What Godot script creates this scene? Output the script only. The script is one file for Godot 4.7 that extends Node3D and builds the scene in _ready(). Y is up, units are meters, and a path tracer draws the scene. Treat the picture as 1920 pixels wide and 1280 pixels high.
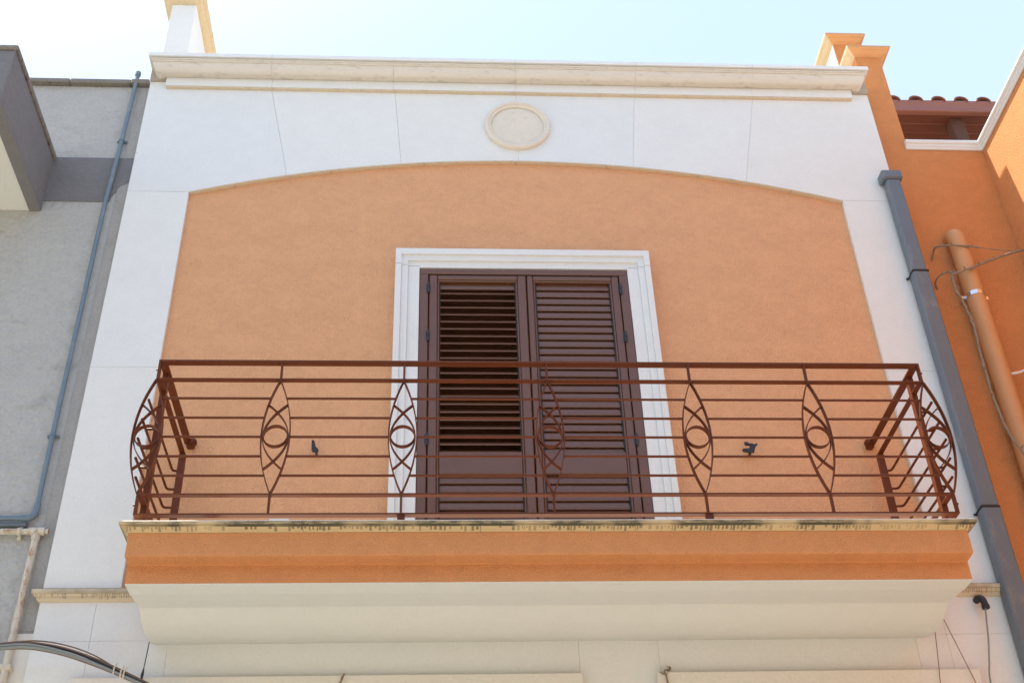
extends Node3D
# A look up at a small southern townhouse: white stone front with an orange stucco field, a balcony with an iron railing.
# Front wall plane is z = 0 (x to the right, y up), street level y = 0, the camera stands in the street.

var M := {}
var taken := {}

class MB:
	var v := PackedVector3Array()
	var n := PackedVector3Array()
	var t := PackedVector2Array()
	func tri3(a: Vector3, b: Vector3, c: Vector3, na: Vector3, nb: Vector3, nc: Vector3, ua := Vector2.ZERO, ub := Vector2.ZERO, uc := Vector2.ZERO) -> void:
		var f := (c - a).cross(b - a)
		if f.dot(na + nb + nc) < 0.0:
			v.append_array([a, c, b]); n.append_array([na, nc, nb]); t.append_array([ua, uc, ub])
		else:
			v.append_array([a, b, c]); n.append_array([na, nb, nc]); t.append_array([ua, ub, uc])
	func quad(a: Vector3, b: Vector3, c: Vector3, d: Vector3, hint: Vector3, ua := Vector2.ZERO, ub := Vector2.ZERO, uc := Vector2.ZERO, ud := Vector2.ZERO) -> void:
		var f := (c - a).cross(b - a)
		if f.length() < 1e-12:
			f = (d - a).cross(c - a)
		f = f.normalized()
		if f.dot(hint) < 0.0:
			f = -f
		tri3(a, b, c, f, f, f, ua, ub, uc)
		tri3(a, c, d, f, f, f, ua, uc, ud)
	func box(lo: Vector3, hi: Vector3, b := 0.0) -> void:
		b = min(b, 0.49 * min(hi.x - lo.x, min(hi.y - lo.y, hi.z - lo.z)))
		var m := (lo + hi) / 2.0
		var h := (hi - lo) / 2.0
		for ax in 3:
			var u := (ax + 1) % 3
			var w := (ax + 2) % 3
			for s in [-1.0, 1.0]:
				var p := []
				for k in [[-1, -1], [1, -1], [1, 1], [-1, 1]]:
					var q := Vector3.ZERO
					q[ax] = s * h[ax]
					q[u] = k[0] * (h[u] - b)
					q[w] = k[1] * (h[w] - b)
					p.append(m + q)
				var nn := Vector3.ZERO
				nn[ax] = s
				quad(p[0], p[1], p[2], p[3], nn)
		if b <= 0.0:
			return
		for ax in 3:
			var u := (ax + 1) % 3
			var w := (ax + 2) % 3
			for su in [-1.0, 1.0]:
				for sw in [-1.0, 1.0]:
					var q := [Vector3.ZERO, Vector3.ZERO, Vector3.ZERO, Vector3.ZERO]
					for k in 4:
						q[k][ax] = (h[ax] - b) * (-1.0 if k in [0, 3] else 1.0)
						q[k][u] = su * (h[u] - (b if k > 1 else 0.0))
						q[k][w] = sw * (h[w] - (0.0 if k > 1 else b))
					var nn := Vector3.ZERO
					nn[u] = su
					nn[w] = sw
					quad(m + q[0], m + q[1], m + q[2], m + q[3], nn)
		for sx in [-1.0, 1.0]:
			for sy in [-1.0, 1.0]:
				for sz in [-1.0, 1.0]:
					var s := Vector3(sx, sy, sz)
					var f := s.normalized()
					tri3(m + s * (h - Vector3(0, b, b)), m + s * (h - Vector3(b, 0, b)), m + s * (h - Vector3(b, b, 0)), f, f, f)
	# a polygon in the plane (o, u, w) pushed along e
	func prism(poly: PackedVector2Array, o: Vector3, u: Vector3, w: Vector3, e: Vector3) -> void:
		var idx := Geometry2D.triangulate_polygon(poly)
		var ne := e.normalized()
		for k in range(0, idx.size(), 3):
			var a := o + u * poly[idx[k]].x + w * poly[idx[k]].y
			var b := o + u * poly[idx[k + 1]].x + w * poly[idx[k + 1]].y
			var c := o + u * poly[idx[k + 2]].x + w * poly[idx[k + 2]].y
			tri3(a, b, c, -ne, -ne, -ne)
			tri3(a + e, b + e, c + e, ne, ne, ne)
		var area := 0.0
		for k in poly.size():
			area += poly[k].cross(poly[(k + 1) % poly.size()])
		for k in poly.size():
			var p := poly[k]
			var q := poly[(k + 1) % poly.size()]
			var d := (q - p) * signf(area)
			var a := o + u * p.x + w * p.y
			var b := o + u * q.x + w * q.y
			quad(a, b, b + e, a + e, u * d.y - w * d.x)
	# a moulding along x with mitred returns; prof = (how far out, height) from the bottom up
	func moulding(prof: PackedVector2Array, x0: float, x1: float, zb: float, zback: float, xa: float, xb: float, ulen := 1.0) -> void:
		var left := xa <= x0
		var right := xb >= x1
		var run := 0.0
		for k in prof.size() - 1:
			var p := prof[k]
			var q := prof[k + 1]
			var d := q - p
			var pl := x0 - p.x if left else xa
			var ql := x0 - q.x if left else xa
			var pr := x1 + p.x if right else xb
			var qr := x1 + q.x if right else xb
			var v0 := run
			run += d.length()
			quad(Vector3(pl, p.y, zb + p.x), Vector3(pr, p.y, zb + p.x), Vector3(qr, q.y, zb + q.x), Vector3(ql, q.y, zb + q.x), Vector3(0, -d.x, d.y),
				Vector2((pl - x0) / ulen, v0), Vector2((pr - x0) / ulen, v0), Vector2((qr - x0) / ulen, run), Vector2((ql - x0) / ulen, run))
			if left:
				quad(Vector3(pl, p.y, zb + p.x), Vector3(pl, p.y, zback), Vector3(ql, q.y, zback), Vector3(ql, q.y, zb + q.x), Vector3(-d.y, -d.x, 0),
					Vector2(0.0, v0), Vector2(0.2, v0), Vector2(0.2, run), Vector2(0.0, run))
			if right:
				quad(Vector3(pr, p.y, zb + p.x), Vector3(pr, p.y, zback), Vector3(qr, q.y, zback), Vector3(qr, q.y, zb + q.x), Vector3(d.y, -d.x, 0),
					Vector2(0.8, v0), Vector2(1.0, v0), Vector2(1.0, run), Vector2(0.8, run))
		var cap := PackedVector2Array([Vector2(zback - zb, prof[0].y)])
		cap.append_array(prof)
		cap.append(Vector2(zback - zb, prof[prof.size() - 1].y))
		var idx := Geometry2D.triangulate_polygon(cap)
		for side in [[left, xa, Vector3.LEFT], [right, xb, Vector3.RIGHT]]:
			if side[0]:
				continue
			for k in range(0, idx.size(), 3):
				var f: Vector3 = side[2]
				tri3(Vector3(side[1], cap[idx[k]].y, zb + cap[idx[k]].x), Vector3(side[1], cap[idx[k + 1]].y, zb + cap[idx[k + 1]].x), Vector3(side[1], cap[idx[k + 2]].y, zb + cap[idx[k + 2]].x), f, f, f)
	# a moulded cap round a rectangular pillar
	func cap_ring(prof: PackedVector2Array, x0: float, x1: float, z0: float, z1: float, sides: Array, top: bool) -> void:
		for k in prof.size() - 1:
			var p := prof[k]
			var q := prof[k + 1]
			var d := q - p
			var P := [Vector3(x0 - p.x, p.y, z1 + p.x), Vector3(x1 + p.x, p.y, z1 + p.x), Vector3(x1 + p.x, p.y, z0 - p.x), Vector3(x0 - p.x, p.y, z0 - p.x)]
			var Q := [Vector3(x0 - q.x, q.y, z1 + q.x), Vector3(x1 + q.x, q.y, z1 + q.x), Vector3(x1 + q.x, q.y, z0 - q.x), Vector3(x0 - q.x, q.y, z0 - q.x)]
			var O := [Vector3(0, 0, 1), Vector3(1, 0, 0), Vector3(0, 0, -1), Vector3(-1, 0, 0)]
			for s in sides:
				quad(P[s], P[(s + 1) % 4], Q[(s + 1) % 4], Q[s], O[s] * d.y + Vector3(0, -d.x, 0))
		if not top:
			return
		var l := prof[prof.size() - 1]
		quad(Vector3(x0 - l.x, l.y, z1 + l.x), Vector3(x1 + l.x, l.y, z1 + l.x), Vector3(x1 + l.x, l.y, z0 - l.x), Vector3(x0 - l.x, l.y, z0 - l.x), Vector3.UP)
	func tube(pts: PackedVector3Array, r: float, sides := 10, radii := PackedFloat32Array()) -> void:
		var side := Vector3.ZERO
		var rings := []
		var run := 0.0
		for k in pts.size():
			var d := (pts[min(k + 1, pts.size() - 1)] - pts[max(k - 1, 0)]).normalized()
			if side == Vector3.ZERO:
				side = d.cross(Vector3.UP if absf(d.y) < 0.9 else Vector3.RIGHT).normalized()
			side = (side - d * side.dot(d)).normalized()
			var up := d.cross(side)
			if k > 0:
				run += pts[k].distance_to(pts[k - 1])
			var rr := radii[k] if radii.size() > 0 else r
			var ring := []
			for s in sides + 1:
				var a := TAU * s / sides
				var o := side * cos(a) + up * sin(a)
				ring.append([pts[k] + o * rr, o, Vector2(float(s) / sides, run)])
			rings.append(ring)
		for k in rings.size() - 1:
			for s in sides:
				var a = rings[k][s]
				var b = rings[k][s + 1]
				var c = rings[k + 1][s + 1]
				var d = rings[k + 1][s]
				tri3(a[0], b[0], c[0], a[1], b[1], c[1], a[2], b[2], c[2])
				tri3(a[0], c[0], d[0], a[1], c[1], d[1], a[2], c[2], d[2])
		for e in [0, rings.size() - 1]:
			var f: Vector3 = (pts[0] - pts[1]).normalized() if e == 0 else (pts[e] - pts[e - 1]).normalized()
			for s in sides:
				tri3(pts[e], rings[e][s][0], rings[e][s + 1][0], f, f, f)
	# a flat iron strip bent in the xy plane, thick across, deep in z
	func strip(pts: PackedVector2Array, thick: float, z0: float, z1: float, closed := false) -> void:
		var a := PackedVector2Array()
		var b := PackedVector2Array()
		var m := pts.size()
		for k in m:
			var p := pts[(k - 1 + m) % m] if closed else pts[max(k - 1, 0)]
			var q := pts[(k + 1) % m] if closed else pts[min(k + 1, m - 1)]
			var d := (q - p).normalized()
			var o := Vector2(-d.y, d.x) * thick / 2.0
			a.append(pts[k] + o)
			b.append(pts[k] - o)
		for k in (m if closed else m - 1):
			var j := (k + 1) % m
			var o := a[k] - b[k]
			var o2 := a[j] - b[j]
			var n1 := Vector3(o.x, o.y, 0).normalized()
			var n2 := Vector3(o2.x, o2.y, 0).normalized()
			for s in [[a, 1.0], [b, -1.0]]:
				var A := Vector3(s[0][k].x, s[0][k].y, z0)
				var B := Vector3(s[0][j].x, s[0][j].y, z0)
				var dz := Vector3(0, 0, z1 - z0)
				tri3(A, B, B + dz, n1 * s[1], n2 * s[1], n2 * s[1])
				tri3(A, B + dz, A + dz, n1 * s[1], n2 * s[1], n1 * s[1])
			for z in [[z0, Vector3.FORWARD], [z1, Vector3.BACK]]:
				quad(Vector3(a[k].x, a[k].y, z[0]), Vector3(a[j].x, a[j].y, z[0]), Vector3(b[j].x, b[j].y, z[0]), Vector3(b[k].x, b[k].y, z[0]), z[1])
		if not closed:
			for e in [0, m - 1]:
				var d := pts[0] - pts[1] if e == 0 else pts[m - 1] - pts[m - 2]
				quad(Vector3(a[e].x, a[e].y, z0), Vector3(b[e].x, b[e].y, z0), Vector3(b[e].x, b[e].y, z1), Vector3(a[e].x, a[e].y, z1), Vector3(d.x, d.y, 0))
	func mesh(m: Material) -> ArrayMesh:
		var arr := []
		arr.resize(Mesh.ARRAY_MAX)
		arr[Mesh.ARRAY_VERTEX] = v
		arr[Mesh.ARRAY_NORMAL] = n
		arr[Mesh.ARRAY_TEX_UV] = t
		var am := ArrayMesh.new()
		am.add_surface_from_arrays(Mesh.PRIMITIVE_TRIANGLES, arr)
		am.surface_set_material(0, m)
		return am

# ---------------------------------------------------------------- naming
func put(called: String, mb: MB, m: Material, parent: Node) -> MeshInstance3D:
	var o := MeshInstance3D.new()
	o.name = called
	o.mesh = mb.mesh(m)
	parent.add_child(o, true)
	return o
func thing(called: String, label: String, category: String, group := "") -> Node3D:
	var o := Node3D.new()
	o.name = called
	add_child(o, true)
	return tag(o, label, category, group)
func tag(o: Node3D, label: String, category: String, group := "") -> Node3D:
	o.set_meta("label", label)
	o.set_meta("category", category)
	if group != "":
		o.set_meta("group", group)
	return o
func boxed(called: String, lo: Vector3, hi: Vector3, b: float, m: Material, parent: Node) -> MeshInstance3D:
	var mb := MB.new()
	mb.box(lo, hi, b)
	return put(called, mb, m, parent)
func piped(called: String, pts: Array, r: float, m: Material, parent: Node, sides := 12) -> MeshInstance3D:
	var mb := MB.new()
	mb.tube(PackedVector3Array(pts), r, sides)
	return put(called, mb, m, parent)
func smooth(pts: Array, per := 5) -> PackedVector3Array:
	var c := PackedVector3Array()
	for k in pts.size() - 1:
		var p0: Vector3 = pts[max(k - 1, 0)]
		var p3: Vector3 = pts[min(k + 2, pts.size() - 1)]
		for s in per:
			c.append(pts[k].cubic_interpolate(pts[k + 1], p0, p3, float(s) / per))
	c.append(pts[pts.size() - 1])
	return c

# ---------------------------------------------------------------- textures and materials
func noise(seed_: int, freq: float, oct := 3, size := 512, type := FastNoiseLite.TYPE_SIMPLEX_SMOOTH) -> Image:
	var f := FastNoiseLite.new()
	f.seed = seed_
	f.frequency = freq
	f.noise_type = type
	f.fractal_octaves = oct
	var i := f.get_seamless_image(size, size)
	i.convert(Image.FORMAT_L8)
	return i
func relief(seed_: int, freq: float, strength: float, oct := 3, size := 512) -> ImageTexture:
	var i := noise(seed_, freq, oct, size)
	i.convert(Image.FORMAT_RGBA8)
	i.bump_map_to_normal_map(strength)
	return ImageTexture.create_from_image(i)
# base colour (real-world linear values) broken up by coarse and fine noise and by specks
func mottled(base: Color, amount: float, seed_: int, other := Color.BLACK, patches := 0.0, specks := 0, size := 512) -> ImageTexture:
	var big := noise(seed_, 0.008, 4, size)
	var mid := noise(seed_ + 1, 0.03, 3, size)
	var fine := noise(seed_ + 2, 0.16, 2, size)
	var img := Image.create(size, size, false, Image.FORMAT_RGB8)
	for y in size:
		for x in size:
			var a := big.get_pixel(x, y).r - 0.5
			var b := mid.get_pixel(x, y).r - 0.5
			var c := fine.get_pixel(x, y).r - 0.5
			var col := base * (1.0 + amount * (a * 0.6 + b * 0.6 + c * 1.1))
			if patches > 0.0:
				col = col.lerp(other, clampf((a + 0.55 * b + 0.35 * c) * 3.0 - 0.75 + patches, 0.0, 1.0))
			img.set_pixel(x, y, col.linear_to_srgb())
	var rng := RandomNumberGenerator.new()
	rng.seed = seed_
	for k in specks:
		var x := rng.randi_range(2, size - 4)
		var y := rng.randi_range(2, size - 4)
		var s := rng.randf_range(0.78, 0.95)
		for j in rng.randi_range(1, 4):
			var p := Vector2i(x + rng.randi_range(-1, 1), y + rng.randi_range(-1, 1))
			var c := img.get_pixelv(p)
			img.set_pixelv(p, Color(c.r * s, c.g * s, c.b * s * 0.97))
	return ImageTexture.create_from_image(img)
func surf(tex: Texture2D, tile: Vector3, rough: float, bump: Texture2D = null, bump_amount := 1.0) -> StandardMaterial3D:
	var m := StandardMaterial3D.new()
	m.albedo_texture = tex
	m.roughness = rough
	m.uv1_triplanar = true
	m.uv1_world_triplanar = true
	m.uv1_scale = tile
	if bump:
		m.normal_enabled = true
		m.normal_texture = bump
		m.normal_scale = bump_amount
	return m
func flat(base: Color, rough: float, metal := 0.0) -> StandardMaterial3D:
	var m := StandardMaterial3D.new()
	m.albedo_color = base.linear_to_srgb()
	m.roughness = rough
	m.metallic = metal
	return m
# weathered marble edge: yellowed stone, a line of black-green algae and drip marks hanging from it; u runs along the edge, v up the moulding
func algae_edge(seed_: int, w: int, h: int, dark: float, joints: Array, stone := Color(0.62, 0.48, 0.27)) -> ImageTexture:
	var rng := RandomNumberGenerator.new()
	rng.seed = seed_
	var f := FastNoiseLite.new()
	f.seed = seed_
	f.frequency = 0.006
	f.fractal_octaves = 4
	var g := FastNoiseLite.new()
	g.seed = seed_ + 9
	g.frequency = 0.11
	var img := Image.create(w, h, false, Image.FORMAT_RGB8)
	var clean := Color(0.74, 0.70, 0.62)
	var algae := Color(0.055, 0.055, 0.032)
	var drip := PackedFloat32Array()
	drip.resize(w)
	var x := 0
	while x < w:
		var wide := rng.randi_range(3, 7)
		var dens := f.get_noise_1d(x) * 1.2 + 0.80
		var deep := rng.randf_range(0.25, 0.95) if rng.randf() < dens else 0.0
		for k in wide:
			if x + k < w:
				drip[x + k] = deep
		x += wide + rng.randi_range(2, 6)
	for xx in w:
		var here := clampf(0.72 + f.get_noise_1d(xx + 700) * 1.3, 0.2, 1.0) * dark
		for j in joints:
			var dj := absf(float(xx) / w - j) * w
			if dj < 26.0:
				here = minf(1.0, here + (1.0 - dj / 26.0) * 0.8)
		for yy in h:
			var v := 1.0 - float(yy) / h          # 0 at the bottom of the moulding
			var k := g.get_noise_2d(xx * 1.0, yy * 4.0) * 0.5 + 0.5
			var c := stone * (0.82 + 0.36 * k)
			var a := 0.0
			if v > 0.93:
				c = clean * (0.9 + 0.2 * k)
			elif v > 0.69:
				a = here * (0.40 + 0.95 * k) * (0.85 + 0.6 * g.get_noise_2d(xx * 0.25, 50.0 + yy))
			elif v > 0.54:
				a = here * (0.8 + 0.5 * k)
			elif v > 0.14:
				a = (0.25 + 0.95 * k) * sqrt(here) if (0.54 - v) / 0.40 < drip[xx] else 0.25 * here * k
			img.set_pixel(xx, yy, c.lerp(algae, clampf(a, 0.0, 0.93)).linear_to_srgb())
	return ImageTexture.create_from_image(img)

func make_materials() -> void:
	var grain := relief(11, 0.125, 4.0, 3)
	var fine := relief(12, 0.14, 2.0, 2)
	var rough := relief(13, 0.05, 5.0, 4)
	M.stucco = surf(mottled(Color(0.705, 0.376, 0.196), 0.14, 21, Color.BLACK, 0.0, 1200), Vector3(0.9, 1.4, 0.9), 0.95, grain, 1.0)
	M.stucco_deep = surf(mottled(Color(0.585, 0.234, 0.078), 0.15, 24, Color.BLACK, 0.0, 1200), Vector3(1.0, 1.5, 1.0), 0.95, grain, 0.75)
	M.stucco_fascia = surf(mottled(Color(0.605, 0.265, 0.104), 0.15, 23, Color.BLACK, 0.0, 1200), Vector3(1.0, 1.5, 1.0), 0.95, grain, 0.9)
	M.stone = surf(mottled(Color(0.722, 0.735, 0.715), 0.055, 27, Color(0.62, 0.59, 0.53), 0.0, 26), Vector3(0.55, 0.55, 0.55), 0.72, fine, 0.12)
	M.stone_aged = surf(mottled(Color(0.655, 0.615, 0.535), 0.14, 31, Color(0.47, 0.43, 0.37), 0.10, 90), Vector3(0.9, 3.0, 3.0), 0.8, fine, 0.25)
	M.medallion = surf(mottled(Color(0.70, 0.645, 0.545), 0.12, 33, Color(0.55, 0.51, 0.44), 0.1, 120), Vector3(1.7, 1.7, 1.7), 0.85, fine, 0.4)
	M.render = surf(mottled(Color(0.715, 0.690, 0.625), 0.05, 36, Color(0.6, 0.55, 0.46), 0.0, 20), Vector3(0.5, 0.5, 0.5), 0.9, fine, 0.25)
	M.yellowed = surf(mottled(Color(0.55, 0.45, 0.295), 0.3, 39, Color(0.42, 0.33, 0.2), 0.15, 60), Vector3(1.6, 1.6, 1.6), 0.85, fine, 0.3)
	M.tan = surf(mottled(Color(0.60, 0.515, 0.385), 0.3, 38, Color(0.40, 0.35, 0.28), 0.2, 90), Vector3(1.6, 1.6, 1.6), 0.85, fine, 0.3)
	for k in 3:
		var tint: Color = [Color(1, 1, 1), Color(0.99, 0.993, 0.998), Color(1.0, 0.997, 0.99)][k]
		M["stone_%d" % k] = M.stone.duplicate()
		M["stone_%d" % k].albedo_color = tint
		M["stone_%d" % k].uv1_offset = Vector3(0.37, 0.21, 0.0) * k
	M.joint = flat(Color(0.64, 0.62, 0.59), 0.95)
	M.concrete = surf(mottled(Color(0.425, 0.425, 0.405), 0.15, 41, Color(0.35, 0.345, 0.32), 0.06, 60), Vector3(0.45, 0.6, 0.45), 0.95, rough, 0.55)
	M.concrete_patch = surf(mottled(Color(0.345, 0.335, 0.315), 0.18, 44), Vector3(0.8, 0.5, 0.8), 0.95, rough, 0.4)
	M.grey_paint = surf(mottled(Color(0.18, 0.175, 0.178), 0.14, 47), Vector3(0.8, 0.8, 0.8), 0.9, rough, 0.3)
	M.lichen = surf(mottled(Color(0.22, 0.205, 0.18), 0.5, 51, Color(0.05, 0.045, 0.036), 0.4, 300), Vector3(1.8, 1.8, 1.8), 0.95, rough, 0.8)
	M.cream = surf(mottled(Color(0.655, 0.665, 0.625), 0.05, 54), Vector3(0.6, 0.6, 0.6), 0.9, fine, 0.2)
	M.iron = surf(mottled(Color(0.118, 0.032, 0.012), 0.22, 57), Vector3(2.5, 2.5, 2.5), 0.4, fine, 0.15)
	M.iron.metallic_specular = 0.3
	M.shutter = surf(mottled(Color(0.125, 0.050, 0.024), 0.14, 61), Vector3(0.6, 3.0, 3.0), 0.3)
	M.shutter.clearcoat_enabled = true
	M.shutter.clearcoat = 0.2
	M.shutter.clearcoat_roughness = 0.25
	M.hinge = flat(Color(0.035, 0.03, 0.03), 0.4, 0.3)
	M.gasket = flat(Color(0.012, 0.011, 0.011), 0.7)
	M.black = flat(Color(0.012, 0.012, 0.013), 0.5)
	M.room_plaster = flat(Color(0.55, 0.50, 0.42), 0.9)
	M.downpipe = surf(mottled(Color(0.120, 0.147, 0.174), 0.14, 64, Color(0.19, 0.19, 0.19), 0.05, 40), Vector3(1.2, 0.5, 1.2), 0.42, fine, 0.1)
	M.conduit = surf(mottled(Color(0.135, 0.195, 0.245), 0.2, 67, Color(0.24, 0.28, 0.30), 0.1, 60), Vector3(1.5, 0.7, 1.5), 0.5)
	M.old_pipe = surf(mottled(Color(0.60, 0.565, 0.47), 0.18, 71, Color(0.30, 0.12, 0.035), 0.38, 90), Vector3(2.2, 0.8, 2.2), 0.7, rough, 0.25)
	M.pipe_orange = surf(mottled(Color(0.55, 0.275, 0.115), 0.09, 74), Vector3(1.0, 1.0, 1.0), 0.6)
	M.zinc = flat(Color(0.72, 0.74, 0.77), 0.22, 1.0)
	M.twig = surf(mottled(Color(0.26, 0.205, 0.15), 0.6, 77, Color(0.10, 0.07, 0.05), 0.3), Vector3(6, 6, 6), 0.9)
	M.wood = surf(mottled(Color(0.135, 0.036, 0.019), 0.35, 81), Vector3(0.4, 4.0, 4.0), 0.6)
	M.wood_grey = surf(mottled(Color(0.10, 0.042, 0.026), 0.4, 83), Vector3(4.0, 0.5, 4.0), 0.8)
	M.gutter = surf(mottled(Color(0.26, 0.10, 0.07), 0.12, 85), Vector3(0.5, 2.0, 2.0), 0.45)
	M.tile = surf(mottled(Color(0.26, 0.105, 0.065), 0.4, 87, Color(0.09, 0.06, 0.05), 0.2), Vector3(4, 4, 4), 0.9)
	M.cable_grey = flat(Color(0.22, 0.25, 0.25), 0.6)
	M.cable_black = flat(Color(0.025, 0.025, 0.028), 0.5)
	M.cable_brown = flat(Color(0.20, 0.12, 0.075), 0.7)
	M.tie = flat(Color(0.62, 0.55, 0.45), 0.6)
	M.white_plastic = flat(Color(0.74, 0.73, 0.70), 0.5)
	M.paving = surf(mottled(Color(0.312, 0.310, 0.287), 0.2, 91), Vector3(0.3, 0.3, 0.3), 0.9)
	M.opposite = surf(mottled(Color(0.45, 0.42, 0.37), 0.1, 97), Vector3(0.4, 0.4, 0.4), 0.95)
	M.roof = surf(mottled(Color(0.40, 0.35, 0.29), 0.2, 94), Vector3(0.5, 0.5, 0.5), 0.9)
	M.slab_edge = StandardMaterial3D.new()
	M.slab_edge.albedo_texture = algae_edge(5, 2048, 48, 0.95, [0.207, 0.410, 0.590, 0.792])
	M.slab_edge.roughness = 0.8
	M.string_edge = StandardMaterial3D.new()
	M.string_edge.albedo_texture = algae_edge(8, 512, 48, 0.45, [], Color(0.64, 0.54, 0.39))
	M.string_edge.roughness = 0.8

# ---------------------------------------------------------------- the scene
func _ready() -> void:
	var cam := Camera3D.new()
	cam.name = "camera"
	cam.transform = Transform3D(Basis(Vector3(0.99815133, -0.03096957, 0.05229542), Vector3(-0.00618867, 0.8041764, 0.59435849), Vector3(-0.06046177, -0.59358335, 0.80249809)), Vector3(0, 1.6, 6.0))
	cam.fov = 31.10
	cam.near = 0.05
	cam.far = 900.0
	add_child(cam)
	cam.current = true

	var env := Environment.new()
	env.background_mode = Environment.BG_SKY
	var sm := ProceduralSkyMaterial.new()
	sm.sky_top_color = Color(0.565, 0.636, 0.765)
	sm.sky_horizon_color = Color(0.68, 0.72, 0.76)
	sm.sky_curve = 0.22
	sm.ground_bottom_color = Color(0.55, 0.52, 0.47)
	sm.ground_horizon_color = Color(0.70, 0.70, 0.68)
	sm.sun_angle_max = 62.0
	sm.sun_curve = 0.35
	sm.sky_energy_multiplier = 1.0
	var sky := Sky.new()
	sky.sky_material = sm
	env.sky = sky
	env.tonemap_mode = Environment.TONE_MAPPER_LINEAR
	env.tonemap_exposure = 2.6
	env.sdfgi_enabled = true
	env.ssao_enabled = true
	env.ssil_enabled = true
	var we := WorldEnvironment.new()
	we.name = "environment"
	we.environment = env
	add_child(we)

	var sun := DirectionalLight3D.new()
	sun.name = "sun"
	sun.light_energy = 1.6
	sun.light_color = Color(1.0, 0.955, 0.88)
	sun.light_angular_distance = 0.5
	sun.shadow_enabled = true
	add_child(sun)
	sun.look_at_from_position(Vector3(-1.0, 2.9, -0.27) * 20.0, Vector3.ZERO, Vector3.FORWARD)

	make_materials()
	build_setting()
	build_house()
	build_railing()
	build_grey_house()
	build_orange_house()
	build_small_things()

func build_setting() -> void:
	var mb := MB.new()
	mb.quad(Vector3(-400, 0, -400), Vector3(400, 0, -400), Vector3(400, 0, 400), Vector3(-400, 0, 400), Vector3.UP)
	var g := put("ground", mb, M.paving, self)
	g.set_meta("kind", "structure")
	# the house across the street, behind the camera: it keeps the low sky from the lower half of the front
	var h := thing("opposite_house", "pale ochre house across the street facing the white front", "house")
	boxed("wall", Vector3(-14, 0, 9.0), Vector3(16, 6.6, 15.0), 0.0, M.opposite, h)
	boxed("cornice", Vector3(-14.1, 6.6, 8.85), Vector3(16.1, 6.8, 15.1), 0.02, M.stone, h)
	for k in 7:
		var x := -12.0 + k * 4.0
		for y in [0.0, 3.7]:
			boxed("door_leaf", Vector3(x, y + 0.05, 8.96), Vector3(x + 1.2, y + 2.5, 8.998), 0.01, M.wood, h)
			boxed("surround", Vector3(x - 0.15, y + 2.52, 8.94), Vector3(x + 1.35, y + 2.7, 8.998), 0.01, M.stone, h)

const XL := -2.04
const XR := 3.13
const AX := 0.549          # the arch: apex and radius
const AY := 7.577
const AR := 7.45
func arch(x: float) -> float:
	return AY - (AR - sqrt(AR * AR - (x - AX) * (x - AX)))

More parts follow.
